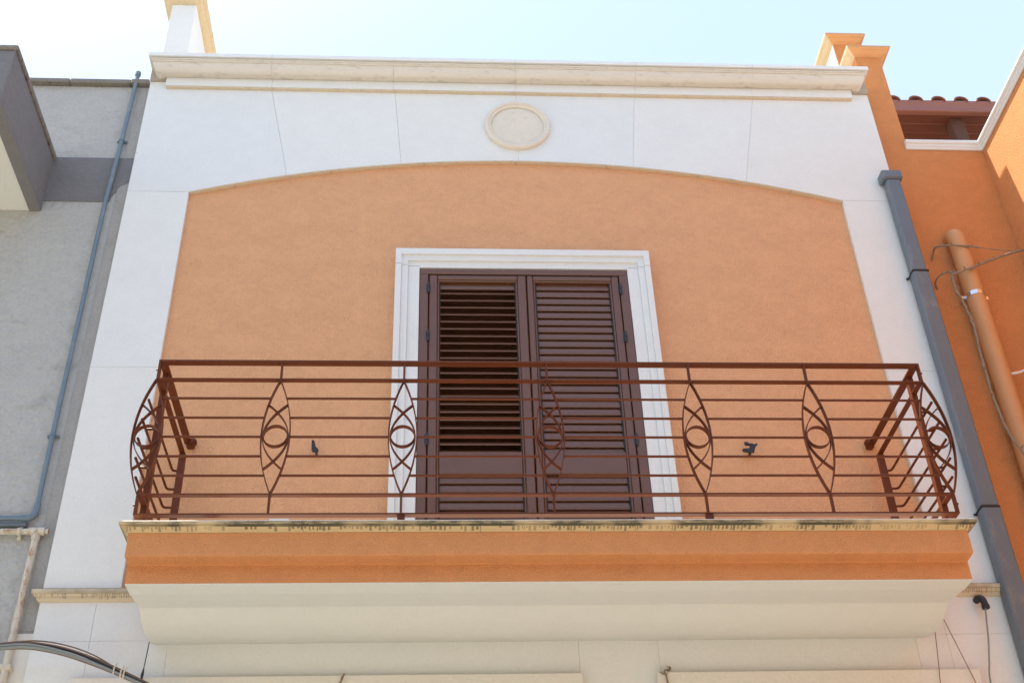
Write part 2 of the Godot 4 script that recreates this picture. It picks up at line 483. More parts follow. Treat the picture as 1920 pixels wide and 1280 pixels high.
func build_house() -> void:
	var h := thing("house", "white stone townhouse front with orange stucco field under a shallow arch", "house")
	var G := 0.0007   # half a joint
	# --- masonry behind the facing, with the door opening
	for b in [[Vector3(XL, 0, -0.4), Vector3(-0.106, 8.3, -0.045)], [Vector3(1.196, 0, -0.4), Vector3(XR, 8.3, -0.045)], [Vector3(-0.106, 0, -0.4), Vector3(1.196, 4.30, -0.045)], [Vector3(-0.106, 6.60, -0.4), Vector3(1.196, 8.3, -0.045)]]:
		boxed("masonry", b[0], b[1], 0.0, M.joint, h)
	# --- the room behind the shutters
	boxed("room_wall", Vector3(-0.8, 4.2, -3.2), Vector3(1.9, 6.9, -3.1), 0.0, M.room_plaster, h)
	boxed("room_wall", Vector3(-0.9, 4.2, -3.2), Vector3(-0.8, 6.9, -0.4), 0.0, M.room_plaster, h)
	boxed("room_wall", Vector3(1.9, 4.2, -3.2), Vector3(2.0, 6.9, -0.4), 0.0, M.room_plaster, h)
	boxed("room_floor", Vector3(-0.9, 4.1, -3.2), Vector3(2.0, 4.2, -0.4), 0.0, M.room_plaster, h)
	boxed("room_ceiling", Vector3(-0.9, 6.9, -3.2), Vector3(2.0, 7.0, -0.4), 0.0, M.room_plaster, h)
	boxed("roof", Vector3(XL, 8.3, -7.0), Vector3(XR, 8.42, 0.02), 0.0, M.roof, h)
	# --- orange stucco field
	var poly := PackedVector2Array()
	for k in 33:
		var x: float = lerp(-1.66, 2.76, k / 32.0)
		poly.append(Vector2(x, arch(x) + 0.02))
	poly.append_array([Vector2(2.76, 4.2), Vector2(1.30, 4.2), Vector2(1.30, 6.70), Vector2(-0.21, 6.70), Vector2(-0.21, 4.2), Vector2(-1.66, 4.2)])
	var mb := MB.new()
	mb.prism(poly, Vector3(0, 0, -0.044), Vector3.RIGHT, Vector3.UP, Vector3(0, 0, 0.018))
	put("stucco_field", mb, M.stucco, h)
	# --- pilaster facing slabs
	for side in [[XL, -1.642], [2.741, XR]]:
		for y in [[4.425, 5.835], [5.835, 7.247]]:
			boxed("stone_panel", Vector3(side[0], y[0] + G, -0.043), Vector3(side[1], y[1] - G, 0.0), 0.0015, M["stone_%d" % (int(y[0] + side[0] + 9.0) % 3)], h)
	# --- frieze slabs with the arch cut out of their feet
	var top := [XL, -1.191, -0.318, 0.548, 1.405, 2.273, XR]
	var low := [XL, -1.016, -0.256, 0.545, 1.333, 2.102, XR]
	for k in 6:
		var p := PackedVector2Array([Vector2(top[k] + G, 8.262), Vector2(top[k + 1] - G, 8.262)])
		var x1: float = low[k + 1] - G
		var x0: float = low[k] + G
		if k == 5:
			p.append_array([Vector2(XR - G, 7.247 + G), Vector2(2.741, 7.247 + G)])
			x1 = 2.741
		if k == 0:
			x0 = -1.642
		for s in 13:
			var x: float = lerp(x1, x0, s / 12.0)
			if (k == 5 and s == 0) or (k == 0 and s == 12):
				continue
			p.append(Vector2(x, arch(x)))
		if k == 0:
			p.append_array([Vector2(-1.642, 7.247 + G), Vector2(XL + G, 7.247 + G)])
		mb = MB.new()
		mb.prism(p, Vector3(0, 0, -0.043), Vector3.RIGHT, Vector3.UP, Vector3(0, 0, 0.043))
		put("stone_panel", mb, M["stone_%d" % ((k * 2 + 1) % 3)], h)
	boxed("stone_panel", Vector3(XL, 8.262 + G * 2, -0.043), Vector3(XR, 8.43, -0.0005), 0.001, M.stone, h)
	# --- thin moulded edge under the arch
	mb = MB.new()
	var edge := PackedVector2Array()
	for k in 41:
		var x: float = lerp(-1.640, 2.739, k / 40.0)
		edge.append(Vector2(x, arch(x) - 0.0065))
	mb.strip(edge, 0.009, -0.03, 0.003)
	put("arch_edge", mb, M.tan, h)
	# --- cornice in blocks
	var band := PackedVector2Array([Vector2(-0.03, 8.237), Vector2(0.0, 8.237), Vector2(0.0, 8.3175), Vector2(-0.03, 8.3175)])
	var cornice := PackedVector2Array([Vector2(-0.03, 8.318), Vector2(0.012, 8.318), Vector2(0.012, 8.312), Vector2(0.048, 8.309), Vector2(0.058, 8.312), Vector2(0.068, 8.322), Vector2(0.078, 8.338), Vector2(0.085, 8.356), Vector2(0.089, 8.376), Vector2(0.098, 8.377), Vector2(0.098, 8.388), Vector2(0.106, 8.390), Vector2(0.106, 8.400), Vector2(0.094, 8.401), Vector2(0.094, 8.4085)])
	var tan_underline := PackedVector2Array([Vector2(-0.03, 8.229), Vector2(-0.010, 8.229), Vector2(-0.006, 8.232), Vector2(-0.006, 8.2365), Vector2(-0.03, 8.2365)])  # added tan strip: stained underside and shadow line of the band, put into colour
	var crown := PackedVector2Array([Vector2(-0.03, 8.409), Vector2(0.118, 8.409), Vector2(0.118, 8.442), Vector2(0.114, 8.446), Vector2(-0.30, 8.462)])
	var cx := [-9.0, -1.183, -0.326, 0.545, 1.408, 2.264, 9.0]
	for k in 6:
		mb = MB.new()
		mb.moulding(cornice, -1.923, 3.002, 0.03, 0.0, cx[k] + G if k > 0 else -9.0, cx[k + 1] - G if k < 5 else 9.0)
		var blk := put("cornice_block", mb, M.stone_aged, h)
		for piece in [[band, "band", M.stone], [crown, "crown", M.stone], [tan_underline, "tan_underline", M.tan]]:
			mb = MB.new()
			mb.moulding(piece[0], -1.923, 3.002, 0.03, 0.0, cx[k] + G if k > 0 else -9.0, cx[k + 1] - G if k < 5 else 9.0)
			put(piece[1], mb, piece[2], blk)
	boxed("joint_filling", Vector3(-1.90, 8.24, -0.02), Vector3(2.98, 8.43, 0.024), 0.0, M.joint, h)
	# --- round medallion
	mb = MB.new()
	var mc := Vector3(0.547, 7.905, 0.0)
	var rp := [Vector2(0.230, 0.0), Vector2(0.230, 0.022), Vector2(0.224, 0.030), Vector2(0.212, 0.034), Vector2(0.204, 0.030), Vector2(0.202, 0.024), Vector2(0.196, 0.024), Vector2(0.186, 0.020), Vector2(0.183, 0.010)]
	lathe_z(mb, mc, rp)
	var md := put("medallion", mb, M.medallion, h)
	mb = MB.new()
	lathe_z(mb, mc, [Vector2(0.184, 0.008), Vector2(0.165, 0.010), Vector2(0.14, 0.0125), Vector2(0.0001, 0.0135)])
	put("disc", mb, M.medallion, md)
	# --- stone door surround: head and two jambs, three stepped fasciae
	var steps := [[-0.270, 1.356, 6.748, 0.036], [-0.232, 1.319, 6.703, 0.022], [-0.190, 1.279, 6.661, 0.008]]
	for k in 3:
		var a = steps[k]
		var nx0: float = steps[k + 1][0] if k < 2 else -0.118
		var nx1: float = steps[k + 1][1] if k < 2 else 1.208
		var ny: float = steps[k + 1][2] if k < 2 else 6.612
		mb = MB.new()
		mb.prism(PackedVector2Array([Vector2(a[0], 6.625), Vector2(nx0, 6.625), Vector2(nx0, ny), Vector2(nx1, ny), Vector2(nx1, 6.625), Vector2(a[1], 6.625), Vector2(a[1], a[2]), Vector2(a[0], a[2])]), Vector3(0, 0, -0.04), Vector3.RIGHT, Vector3.UP, Vector3(0, 0, a[3] + 0.04))
		put("surround_head", mb, M.stone, h)
		boxed("surround_jamb", Vector3(a[0], 4.36, -0.04), Vector3(nx0, 6.622, a[3]), 0.002, M.stone, h)
		boxed("surround_jamb", Vector3(nx1, 4.36, -0.04), Vector3(a[1], 6.622, a[3]), 0.002, M.stone, h)
	boxed("added_dark_panel", Vector3(-0.106, 4.3, -0.37), Vector3(1.196, 6.6, -0.33), 0.0, M.shutter, h)  # unseen brown panel added so the gaps between the slats stay dark
	build_shutters(h)
	build_balcony(h)
	# --- string course and the wall below it
	var sc := PackedVector2Array([Vector2(0.0, 4.345), Vector2(0.012, 4.347), Vector2(0.020, 4.355), Vector2(0.020, 4.366), Vector2(0.030, 4.367), Vector2(0.034, 4.378), Vector2(0.044, 4.381), Vector2(0.044, 4.401), Vector2(0.040, 4.404), Vector2(-0.02, 4.424)])
	for s in [[-2.036, -1.35], [2.45, 3.10]]:
		mb = MB.new()
		mb.moulding(sc, s[0], s[1], 0.0, -0.03, s[0], s[1], s[1] - s[0])
		for j in mb.t.size():
			mb.t[j] = Vector2(mb.t[j].x, 1.0 - clampf(mb.t[j].y / 0.112, 0.0, 0.99))
		put("string_course", mb, M.string_edge, h)
	var rows := [[4.350, 4.134], [4.134, 3.70], [3.70, 2.9], [2.9, 1.5], [1.5, 0.0]]
	var cols := [[XL, -1.752], [-1.752, -1.36], [-1.36, 0.735], [0.735, 1.15], [1.15, 2.52], [2.52, 2.694], [2.694, XR]]
	for r in rows.size():
		for c in cols:
			if r == 0 and c[0] > -1.5 and c[1] < 2.6:
				continue
			boxed("wall_panel", Vector3(c[0] + 0.0006, rows[r][1] + 0.0006, -0.043), Vector3(c[1] - 0.0006, rows[r][0] - 0.0006, 0.0), 0.0006, M.stone, h)
	boxed("wall_panel", Vector3(-1.359, 4.1346, -0.043), Vector3(2.519, 4.3494, 0.0), 0.0006, M.stone, h)
	# --- stone heads over the shop doors below
	for s in [[-1.80, 0.742], [1.124, 2.80]]:
		boxed("shop_lintel", Vector3(s[0], 3.2, 0.002), Vector3(s[1], 3.925, 0.045), 0.003, M.render, h)

func lathe_z(mb: MB, c: Vector3, prof: Array) -> void:
	var N := 72
	for k in prof.size() - 1:
		var p: Vector2 = prof[k]
		var q: Vector2 = prof[k + 1]
		var d := q - p
		for s in N:
			var a := TAU * s / N
			var b := TAU * (s + 1) / N
			var ra := Vector3(cos(a), sin(a), 0)
			var rb := Vector3(cos(b), sin(b), 0)
			var na := (ra * d.y + Vector3(0, 0, -d.x)).normalized()
			var nb := (rb * d.y + Vector3(0, 0, -d.x)).normalized()
			var zp := Vector3(0, 0, p.y)
			var zq := Vector3(0, 0, q.y)
			mb.tri3(c + ra * p.x + zp, c + rb * p.x + zp, c + rb * q.x + zq, na, nb, nb)
			mb.tri3(c + ra * p.x + zp, c + rb * q.x + zq, c + ra * q.x + zq, na, nb, na)

# one louvre blade, an ellipse in section, along x, tilted: its outer edge hangs lower
func blade(w: float, wide: float, thick: float, tilt: float) -> MB:
	var mb := MB.new()
	var N := 12
	for s in N:
		var ring := []
		for e in [s, s + 1]:
			var a: float = TAU * e / N
			var q := Vector2(cos(a) * wide / 2.0, sin(a) * thick / 2.0).rotated(-tilt)
			var nn := Vector2(cos(a) * thick, sin(a) * wide).normalized().rotated(-tilt)
			ring.append([Vector3(0, q.y, q.x), Vector3(0, nn.y, nn.x)])
		var X := Vector3(w, 0, 0)
		mb.tri3(ring[0][0], ring[1][0], ring[1][0] + X, ring[0][1], ring[1][1], ring[1][1])
		mb.tri3(ring[0][0], ring[1][0] + X, ring[0][0] + X, ring[0][1], ring[1][1], ring[0][1])
		mb.tri3(Vector3.ZERO, ring[0][0], ring[1][0], Vector3.LEFT, Vector3.LEFT, Vector3.LEFT)
		mb.tri3(X, ring[0][0] + X, ring[1][0] + X, Vector3.RIGHT, Vector3.RIGHT, Vector3.RIGHT)
	return mb

func build_shutters(h: Node3D) -> void:
	# fixed frame; its head is deepened over the reveal to darken the top gap
	var fr := boxed("shutter_frame", Vector3(-0.116, 6.566, -0.325), Vector3(1.206, 6.604, 0.004), 0.004, M.shutter, h)
	for s in [[-0.116, -0.062], [1.152, 1.206]]:
		boxed("frame_post", Vector3(s[0], 4.34, -0.10), Vector3(s[1], 6.5655, 0.004), 0.004, M.shutter, fr)
	boxed("frame_rebate", Vector3(-0.061, 6.5605, -0.09), Vector3(1.151, 6.5655, -0.006), 0.0, M.gasket, fr)
	var leaves := [[-0.056, 0.5545, 0.009, 0.488, 0.82, "open_shutter_leaf"], [0.5615, 1.1465, 0.613, 1.087, 1.36, "closed_shutter_leaf"]]
	for L in leaves:
		var x0: float = L[0]
		var x1: float = L[1]
		var o0: float = L[2]
		var o1: float = L[3]
		var leaf := Node3D.new()
		leaf.name = "shutter_leaf"
		h.add_child(leaf, true)
		leaf.set_meta("label", "shutter leaf with its upper louvres tilted open" if x0 < 0.0 else "shutter leaf with all its louvres shut")
		var zf := 0.001
		boxed("stile", Vector3(x0, 4.375, -0.05), Vector3(o0 - 0.014, 6.558, zf), 0.005, M.shutter, leaf)
		boxed("stile", Vector3(o1 + 0.014, 4.375, -0.05), Vector3(x1, 6.558, zf), 0.005, M.shutter, leaf)
		for s in [o0 - 0.0135, o1 + 0.001]:     # inner beads, a little lower
			boxed("bead", Vector3(s, 4.44, -0.05), Vector3(s + 0.0125, 6.5105, -0.006), 0.004, M.shutter, leaf)
		boxed("top_rail", Vector3(o0 - 0.0135, 6.5240, -0.05), Vector3(o1 + 0.0135, 6.557, zf - 0.0007), 0.005, M.shutter, leaf)
		boxed("bead", Vector3(o0 - 0.0132, 6.5115, -0.05), Vector3(o1 + 0.0132, 6.5235, -0.006), 0.004, M.shutter, leaf)
		boxed("middle_rail", Vector3(o0 - 0.0005, 5.115, -0.05), Vector3(o1 + 0.0005, 5.262, -0.007), 0.005, M.shutter, leaf)
		boxed("bottom_rail", Vector3(o0 - 0.0135, 4.377, -0.05), Vector3(o1 + 0.0135, 4.435, zf - 0.0007), 0.005, M.shutter, leaf)
		for s in [o0, o1 - 0.006]:
			boxed("louvre_track", Vector3(s, 5.264, -0.048), Vector3(s + 0.006, 6.510, -0.012), 0.0, M.gasket, leaf)
			boxed("louvre_track", Vector3(s, 4.437, -0.048), Vector3(s + 0.006, 5.113, -0.012), 0.0, M.gasket, leaf)
		var open := x0 < 0.0
		var wide := blade(o1 - o0 - 0.013, 0.064, 0.0115, 0.80 if open else 1.34).mesh(M.shutter)
		var shut := blade(o1 - o0 - 0.013, 0.064, 0.0115, 1.34).mesh(M.shutter)
		var y := 6.487
		while y > 5.268:
			var sl := MeshInstance3D.new()
			sl.name = "slat"
			sl.mesh = shut if y > 6.48 else wide
			sl.position = Vector3(o0 + 0.0065, y, -0.029)
			leaf.add_child(sl, true)
			y -= 0.0553
		y = 5.087
		while y > 4.44:
			var sl := MeshInstance3D.new()
			sl.name = "slat"
			sl.mesh = shut
			sl.position = Vector3(o0 + 0.0065, y, -0.029)
			leaf.add_child(sl, true)
			y -= 0.0553
		var hx: float = -0.0605 if open else 1.1525
		for hy in [6.45, 6.075, 5.335, 4.62]:
			var hb := MB.new()
			hb.tube(PackedVector3Array([Vector3(hx, hy - 0.045, 0.011), Vector3(hx, hy - 0.004, 0.011)]), 0.0075, 10)
			hb.tube(PackedVector3Array([Vector3(hx, hy, 0.011), Vector3(hx, hy + 0.04, 0.011)]), 0.0075, 10)
			hb.box(Vector3(hx - 0.013, hy - 0.03, 0.001), Vector3(hx + 0.013, hy + 0.03, 0.006), 0.001)
			put("hinge", hb, M.hinge, leaf)

func build_balcony(h: Node3D) -> void:
	var b := Node3D.new()
	b.name = "balcony"
	h.add_child(b, true)
	b.set_meta("label", "projecting balcony with stained marble edge, orange fascia and cream moulded underside")
	var x0 := -1.419
	var x1 := 2.548
	var zb := 0.845
	var marble := PackedVector2Array([Vector2(-0.01, 4.301), Vector2(0.002, 4.303), Vector2(0.010, 4.308), Vector2(0.020, 4.312), Vector2(0.030, 4.318), Vector2(0.033, 4.322), Vector2(0.033, 4.326), Vector2(0.040, 4.326), Vector2(0.041, 4.329), Vector2(0.041, 4.342), Vector2(0.037, 4.346), Vector2(-0.845, 4.352)])
	var cuts := [-9.0, -0.62, 0.206, 0.937, 1.757, 9.0]
	var total := 0.0
	for k in marble.size() - 2:
		total += marble[k].distance_to(marble[k + 1])
	for k in 5:
		var mb := MB.new()
		mb.moulding(marble, x0, x1, zb, 0.0, cuts[k] + 0.001 if k > 0 else -9.0, cuts[k + 1] - 0.001 if k < 4 else 9.0, x1 - x0)
		for j in mb.t.size():   # u over the whole edge, v once over the visible nose
			mb.t[j] = Vector2(clampf((mb.t[j].x * (x1 - x0) + 0.041) / (x1 - x0 + 0.082), 0.0, 1.0), 1.0 - clampf(mb.t[j].y / total, 0.0, 0.99))
		put("marble_slab", mb, M.slab_edge, b)
	var X := Vector3(x1 - x0, 0, 0)
	var mf := MB.new()
	mf.prism(PackedVector2Array([Vector2(0.0, 4.16), Vector2(0.655, 4.089), Vector2(0.757, 4.088), Vector2(0.7605, 4.090), Vector2(0.761, 4.176), Vector2(0.766, 4.179), Vector2(0.841, 4.184), Vector2(0.845, 4.188), Vector2(0.845, 4.3005), Vector2(0.0, 4.3005)]), Vector3(x0, 0, 0), Vector3(0, 0, 1), Vector3.UP, X)
	put("fascia", mf, M.stucco_fascia, b)
	var low := PackedVector2Array([Vector2(0.0, 4.1595)])
	var cy := [Vector2(0.0, 4.112), Vector2(0.03, 4.101), Vector2(0.065, 4.089), Vector2(0.105, 4.076), Vector2(0.15, 4.066), Vector2(0.19, 4.061), Vector2(0.225, 4.0595), Vector2(0.26, 4.061), Vector2(0.295, 4.065), Vector2(0.33, 4.072), Vector2(0.366, 4.083), Vector2(0.40, 4.096), Vector2(0.435, 4.108), Vector2(0.47, 4.117), Vector2(0.505, 4.1215), Vector2(0.54, 4.122), Vector2(0.562, 4.119), Vector2(0.60, 4.104), Vector2(0.640, 4.0865), Vector2(0.648, 4.0845), Vector2(0.7575, 4.0835), Vector2(0.7585, 4.0875), Vector2(0.655, 4.0885)]
	low.append_array(cy)
	var mc := MB.new()
	mc.prism(low, Vector3(x0, 0, 0), Vector3(0, 0, 1), Vector3.UP, X)
	put("moulded_underside", mc, M.cream, b)

# ---------------------------------------------------------------- railing
const RZ := 0.80
const RL := -1.427
const RR := 2.56
func lens_half(y: float) -> float:
	var d := absf(y - 4.8665) / 0.3305
	return 0.070 * (1.0 - d * d)

func build_railing() -> void:
	var r := thing("balcony_railing", "brown painted iron railing with pointed oval ornaments on the balcony edge", "railing")
	var I: Material = M.iron
	# rails: top, second, lower, bottom: front run and two side runs each
	var flats := [[5.307, 5.319, 0.040, "top_rail"], [5.197, 5.205, 0.030, "rail"], [4.528, 4.536, 0.030, "rail"], [4.421, 4.429, 0.036, "bottom_rail"]]
	for f in flats:
		var w: float = f[2]
		var mb := MB.new()
		mb.box(Vector3(RL, f[0], RZ - w), Vector3(RR, f[1], RZ), 0.0012)
		put(f[3], mb, I, r)
		for s in [-1.0, 1.0]:
			var xa: float = RL if s < 0 else RR - w
			var zend := -0.01 if f[0] > 5.25 else 0.045
			boxed("side_" + String(f[3]), Vector3(xa, f[0] + 0.0004, zend), Vector3(xa + w, f[1] - 0.0004, RZ - w - 0.0003), 0.001, I, r)
	# horizontal bars, broken at the ornaments
	var xs := [RL, -0.800, -0.172, 0.567, 1.315, 1.936, RR]
	var ys := [5.088, 4.972, 4.860, 4.748, 4.639]
	for y in ys:
		for k in 6:
			var a: float = xs[k] + lens_half(y) - 0.003
			var b: float = xs[k + 1] - lens_half(y) + 0.003
			piped("bar", [Vector3(a, y, RZ - 0.013), Vector3(b, y, RZ - 0.013)], 0.0068, I, r, 10)
	# the ornaments
	for k in 7:
		var x: float = xs[k]
		var o := Node3D.new()
		o.name = "oval_ornament"
		r.add_child(o, true)
		for s in [-1.0, 1.0]:
			var arc := PackedVector2Array()
			for j in 25:
				var y: float = lerp(4.5362, 5.1968, j / 24.0)
				arc.append(Vector2(x + s * lens_half(y), y))
			var mb := MB.new()
			mb.strip(arc, 0.0055, RZ - 0.026, RZ - 0.001)
			put("bow", mb, I, o)
			# the crossing curve: from one bow across to the other and back
			var y0 := 5.047
			var y1 := 4.672
			var e := lens_half(y0) - 0.002
			var cv := PackedVector2Array()
			for j in 23:
				var q: float = lerp(-1.0, 1.0, j / 22.0)
				var yy: float = lerp(y1, y0, (q + 1.0) / 2.0)
				cv.append(Vector2(x + s * (-e + (e + 0.0625) * (1.0 - q * q)), yy))
			mb = MB.new()
			mb.strip(cv, 0.005, RZ - 0.0245, RZ - 0.0025)
			put("crossing_curve", mb, I, o)
		var ring := PackedVector2Array()
		for j in 32:
			ring.append(Vector2(x, 4.8625) + Vector2.from_angle(TAU * j / 32.0) * 0.0595)
		var rm := MB.new()
		rm.strip(ring, 0.005, RZ - 0.0255, RZ - 0.0015, true)
		put("ring", rm, I, o)
		if k == 0 or k == 6:
			boxed("stem", Vector3(x + (0.0 if k == 0 else -0.012), 5.2054, RZ - 0.027), Vector3(x + (0.012 if k == 0 else 0.0), 5.3066, RZ - 0.001), 0.001, I, o)
			boxed("stem", Vector3(x + (0.0 if k == 0 else -0.012), 4.4294, RZ - 0.027), Vector3(x + (0.012 if k == 0 else 0.0), 4.5276, RZ - 0.001), 0.001, I, o)
			var bolt := MB.new()
			var bs := -1.0 if k == 0 else 1.0
			for by in [5.262, 4.478]:
				bolt.tube(PackedVector3Array([Vector3(x, by, RZ - 0.014), Vector3(x + bs * 0.009, by, RZ - 0.014)]), 0.0055, 8)
			put("bolt", bolt, M.hinge, o)
		else:
			boxed("stem", Vector3(x - 0.005, 5.2054, RZ - 0.026), Vector3(x + 0.005, 5.3066, RZ - 0.002), 0.001, I, o)
			boxed("stem", Vector3(x - 0.005, 4.4294, RZ - 0.026), Vector3(x + 0.005, 4.5276, RZ - 0.002), 0.001, I, o)
	for x in [-0.170, 1.320]:
		boxed("foot", Vector3(x - 0.018, 4.345, RZ - 0.036), Vector3(x + 0.018, 4.4206, RZ - 0.004), 0.002, I, r)
	# sides: post set back from the corner, post at the wall, bars bowed outwards
	for s in [-1.0, 1.0]:
		var px := -1.411 if s < 0 else 2.544
		boxed("post", Vector3(px - 0.016, 4.345, 0.655), Vector3(px + 0.016, 5.3065, 0.690), 0.002, I, r)
		boxed("wall_post", Vector3(px - 0.018, 4.345, 0.045), Vector3(px + 0.018, 5.1965, 0.078), 0.002, I, r)
		for y in ys:
			var bx: float = (RL if s < 0 else RR) + s * lens_half(y) * 0.66
			var mb := MB.new()
			mb.tube(PackedVector3Array([Vector3(bx, y, 0.772), Vector3(bx, y, 0.09), Vector3(bx - s * 0.004, y, 0.076), Vector3(bx - s * 0.014, y, 0.07), Vector3(px, y, 0.068)]), 0.007, 10)
			mb.tube(PackedVector3Array([Vector3(bx, y, 0.678), Vector3(px, y, 0.678)]), 0.0068, 8)
			put("side_bar", mb, I, r)
		# wall fixing: plate and domed nut
		var fx := -1.392 if s < 0 else 2.526
		var mb := MB.new()
		mb.box(Vector3(fx - 0.022, 5.280, -0.026), Vector3(fx + 0.022, 5.330, 0.014), 0.006)
		mb.tube(PackedVector3Array([Vector3(fx - s * 0.016, 5.303, 0.012), Vector3(fx - s * 0.016, 5.303, 0.03), Vector3(fx - s * 0.016, 5.303, 0.04)]), 0.02, 12, PackedFloat32Array([0.024, 0.022, 0.010]))
		put("wall_fixing", mb, I, r)

# ---------------------------------------------------------------- grey neighbour on the left
func build_grey_house() -> void:
	var g := thing("grey_house", "bare grey rendered house wall with a dark painted band beside the white front", "house")
	var W := -0.03
	boxed("wall", Vector3(-9.0, 0, -0.4), Vector3(XL - 0.002, 8.27, W), 0.0, M.concrete, g)
	boxed("plaster_strip", Vector3(-2.118, 4.20, W), Vector3(XL - 0.003, 8.268, W + 0.004), 0.001, M.concrete_patch, g)
	boxed("corner_patch", Vector3(-2.155, 1.0, W), Vector3(XL - 0.003, 4.185, W + 0.012), 0.002, M.render, g)
	# dark painted band with a torn end
	var p := PackedVector2Array([Vector2(-9.0, 7.172), Vector2(-2.150, 7.172), Vector2(-2.148, 7.20), Vector2(-2.135, 7.235), Vector2(-2.120, 7.255), Vector2(-2.114, 7.292), Vector2(-2.095, 7.318), Vector2(-2.070, 7.330), Vector2(XL - 0.004, 7.352), Vector2(XL - 0.004, 7.568), Vector2(-9.0, 7.568)])
	var mb := MB.new()
	mb.prism(p, Vector3(0, 0, W + 0.001), Vector3.RIGHT, Vector3.UP, Vector3(0, 0, 0.006))
	put("painted_band", mb, M.grey_paint, g)
	var rng := RandomNumberGenerator.new()
	rng.seed = 4
	mb = MB.new()
	var x := -9.0
	while x < XL - 0.03:
		var w := minf(rng.randf_range(0.25, 0.5), XL - 0.003 - x)
		mb.box(Vector3(x, 8.272, -0.45), Vector3(x + w - 0.003, 8.313 + rng.randf_range(-0.003, 0.003), 0.012 + rng.randf_range(-0.004, 0.004)), 0.006)
		x += w
	put("coping", mb, M.lichen, g)
	# projecting balcony: parapet box with its own coping and a cream soffit
	var b := Node3D.new()
	b.name = "parapet_balcony"
	g.add_child(b, true)
	b.set_meta("label", "grey solid balcony with cream underside")
	boxed("parapet", Vector3(-6.2, 7.112, W + 0.002), Vector3(-2.572, 7.535, 0.915), 0.004, M.grey_paint, b)
	boxed("coping", Vector3(-6.22, 7.536, W + 0.002), Vector3(-2.556, 7.572, 0.932), 0.008, M.lichen, b)
	boxed("edge_beam", Vector3(-2.645, 7.082, W + 0.002), Vector3(-2.571, 7.1115, 0.916), 0.003, M.grey_paint, b)
	boxed("edge_beam", Vector3(-6.2, 7.082, 0.842), Vector3(-2.6455, 7.1115, 0.916), 0.003, M.grey_paint, b)
	boxed("soffit", Vector3(-6.2, 7.090, W + 0.002), Vector3(-2.6455, 7.1115, 0.8415), 0.0, M.cream, b)

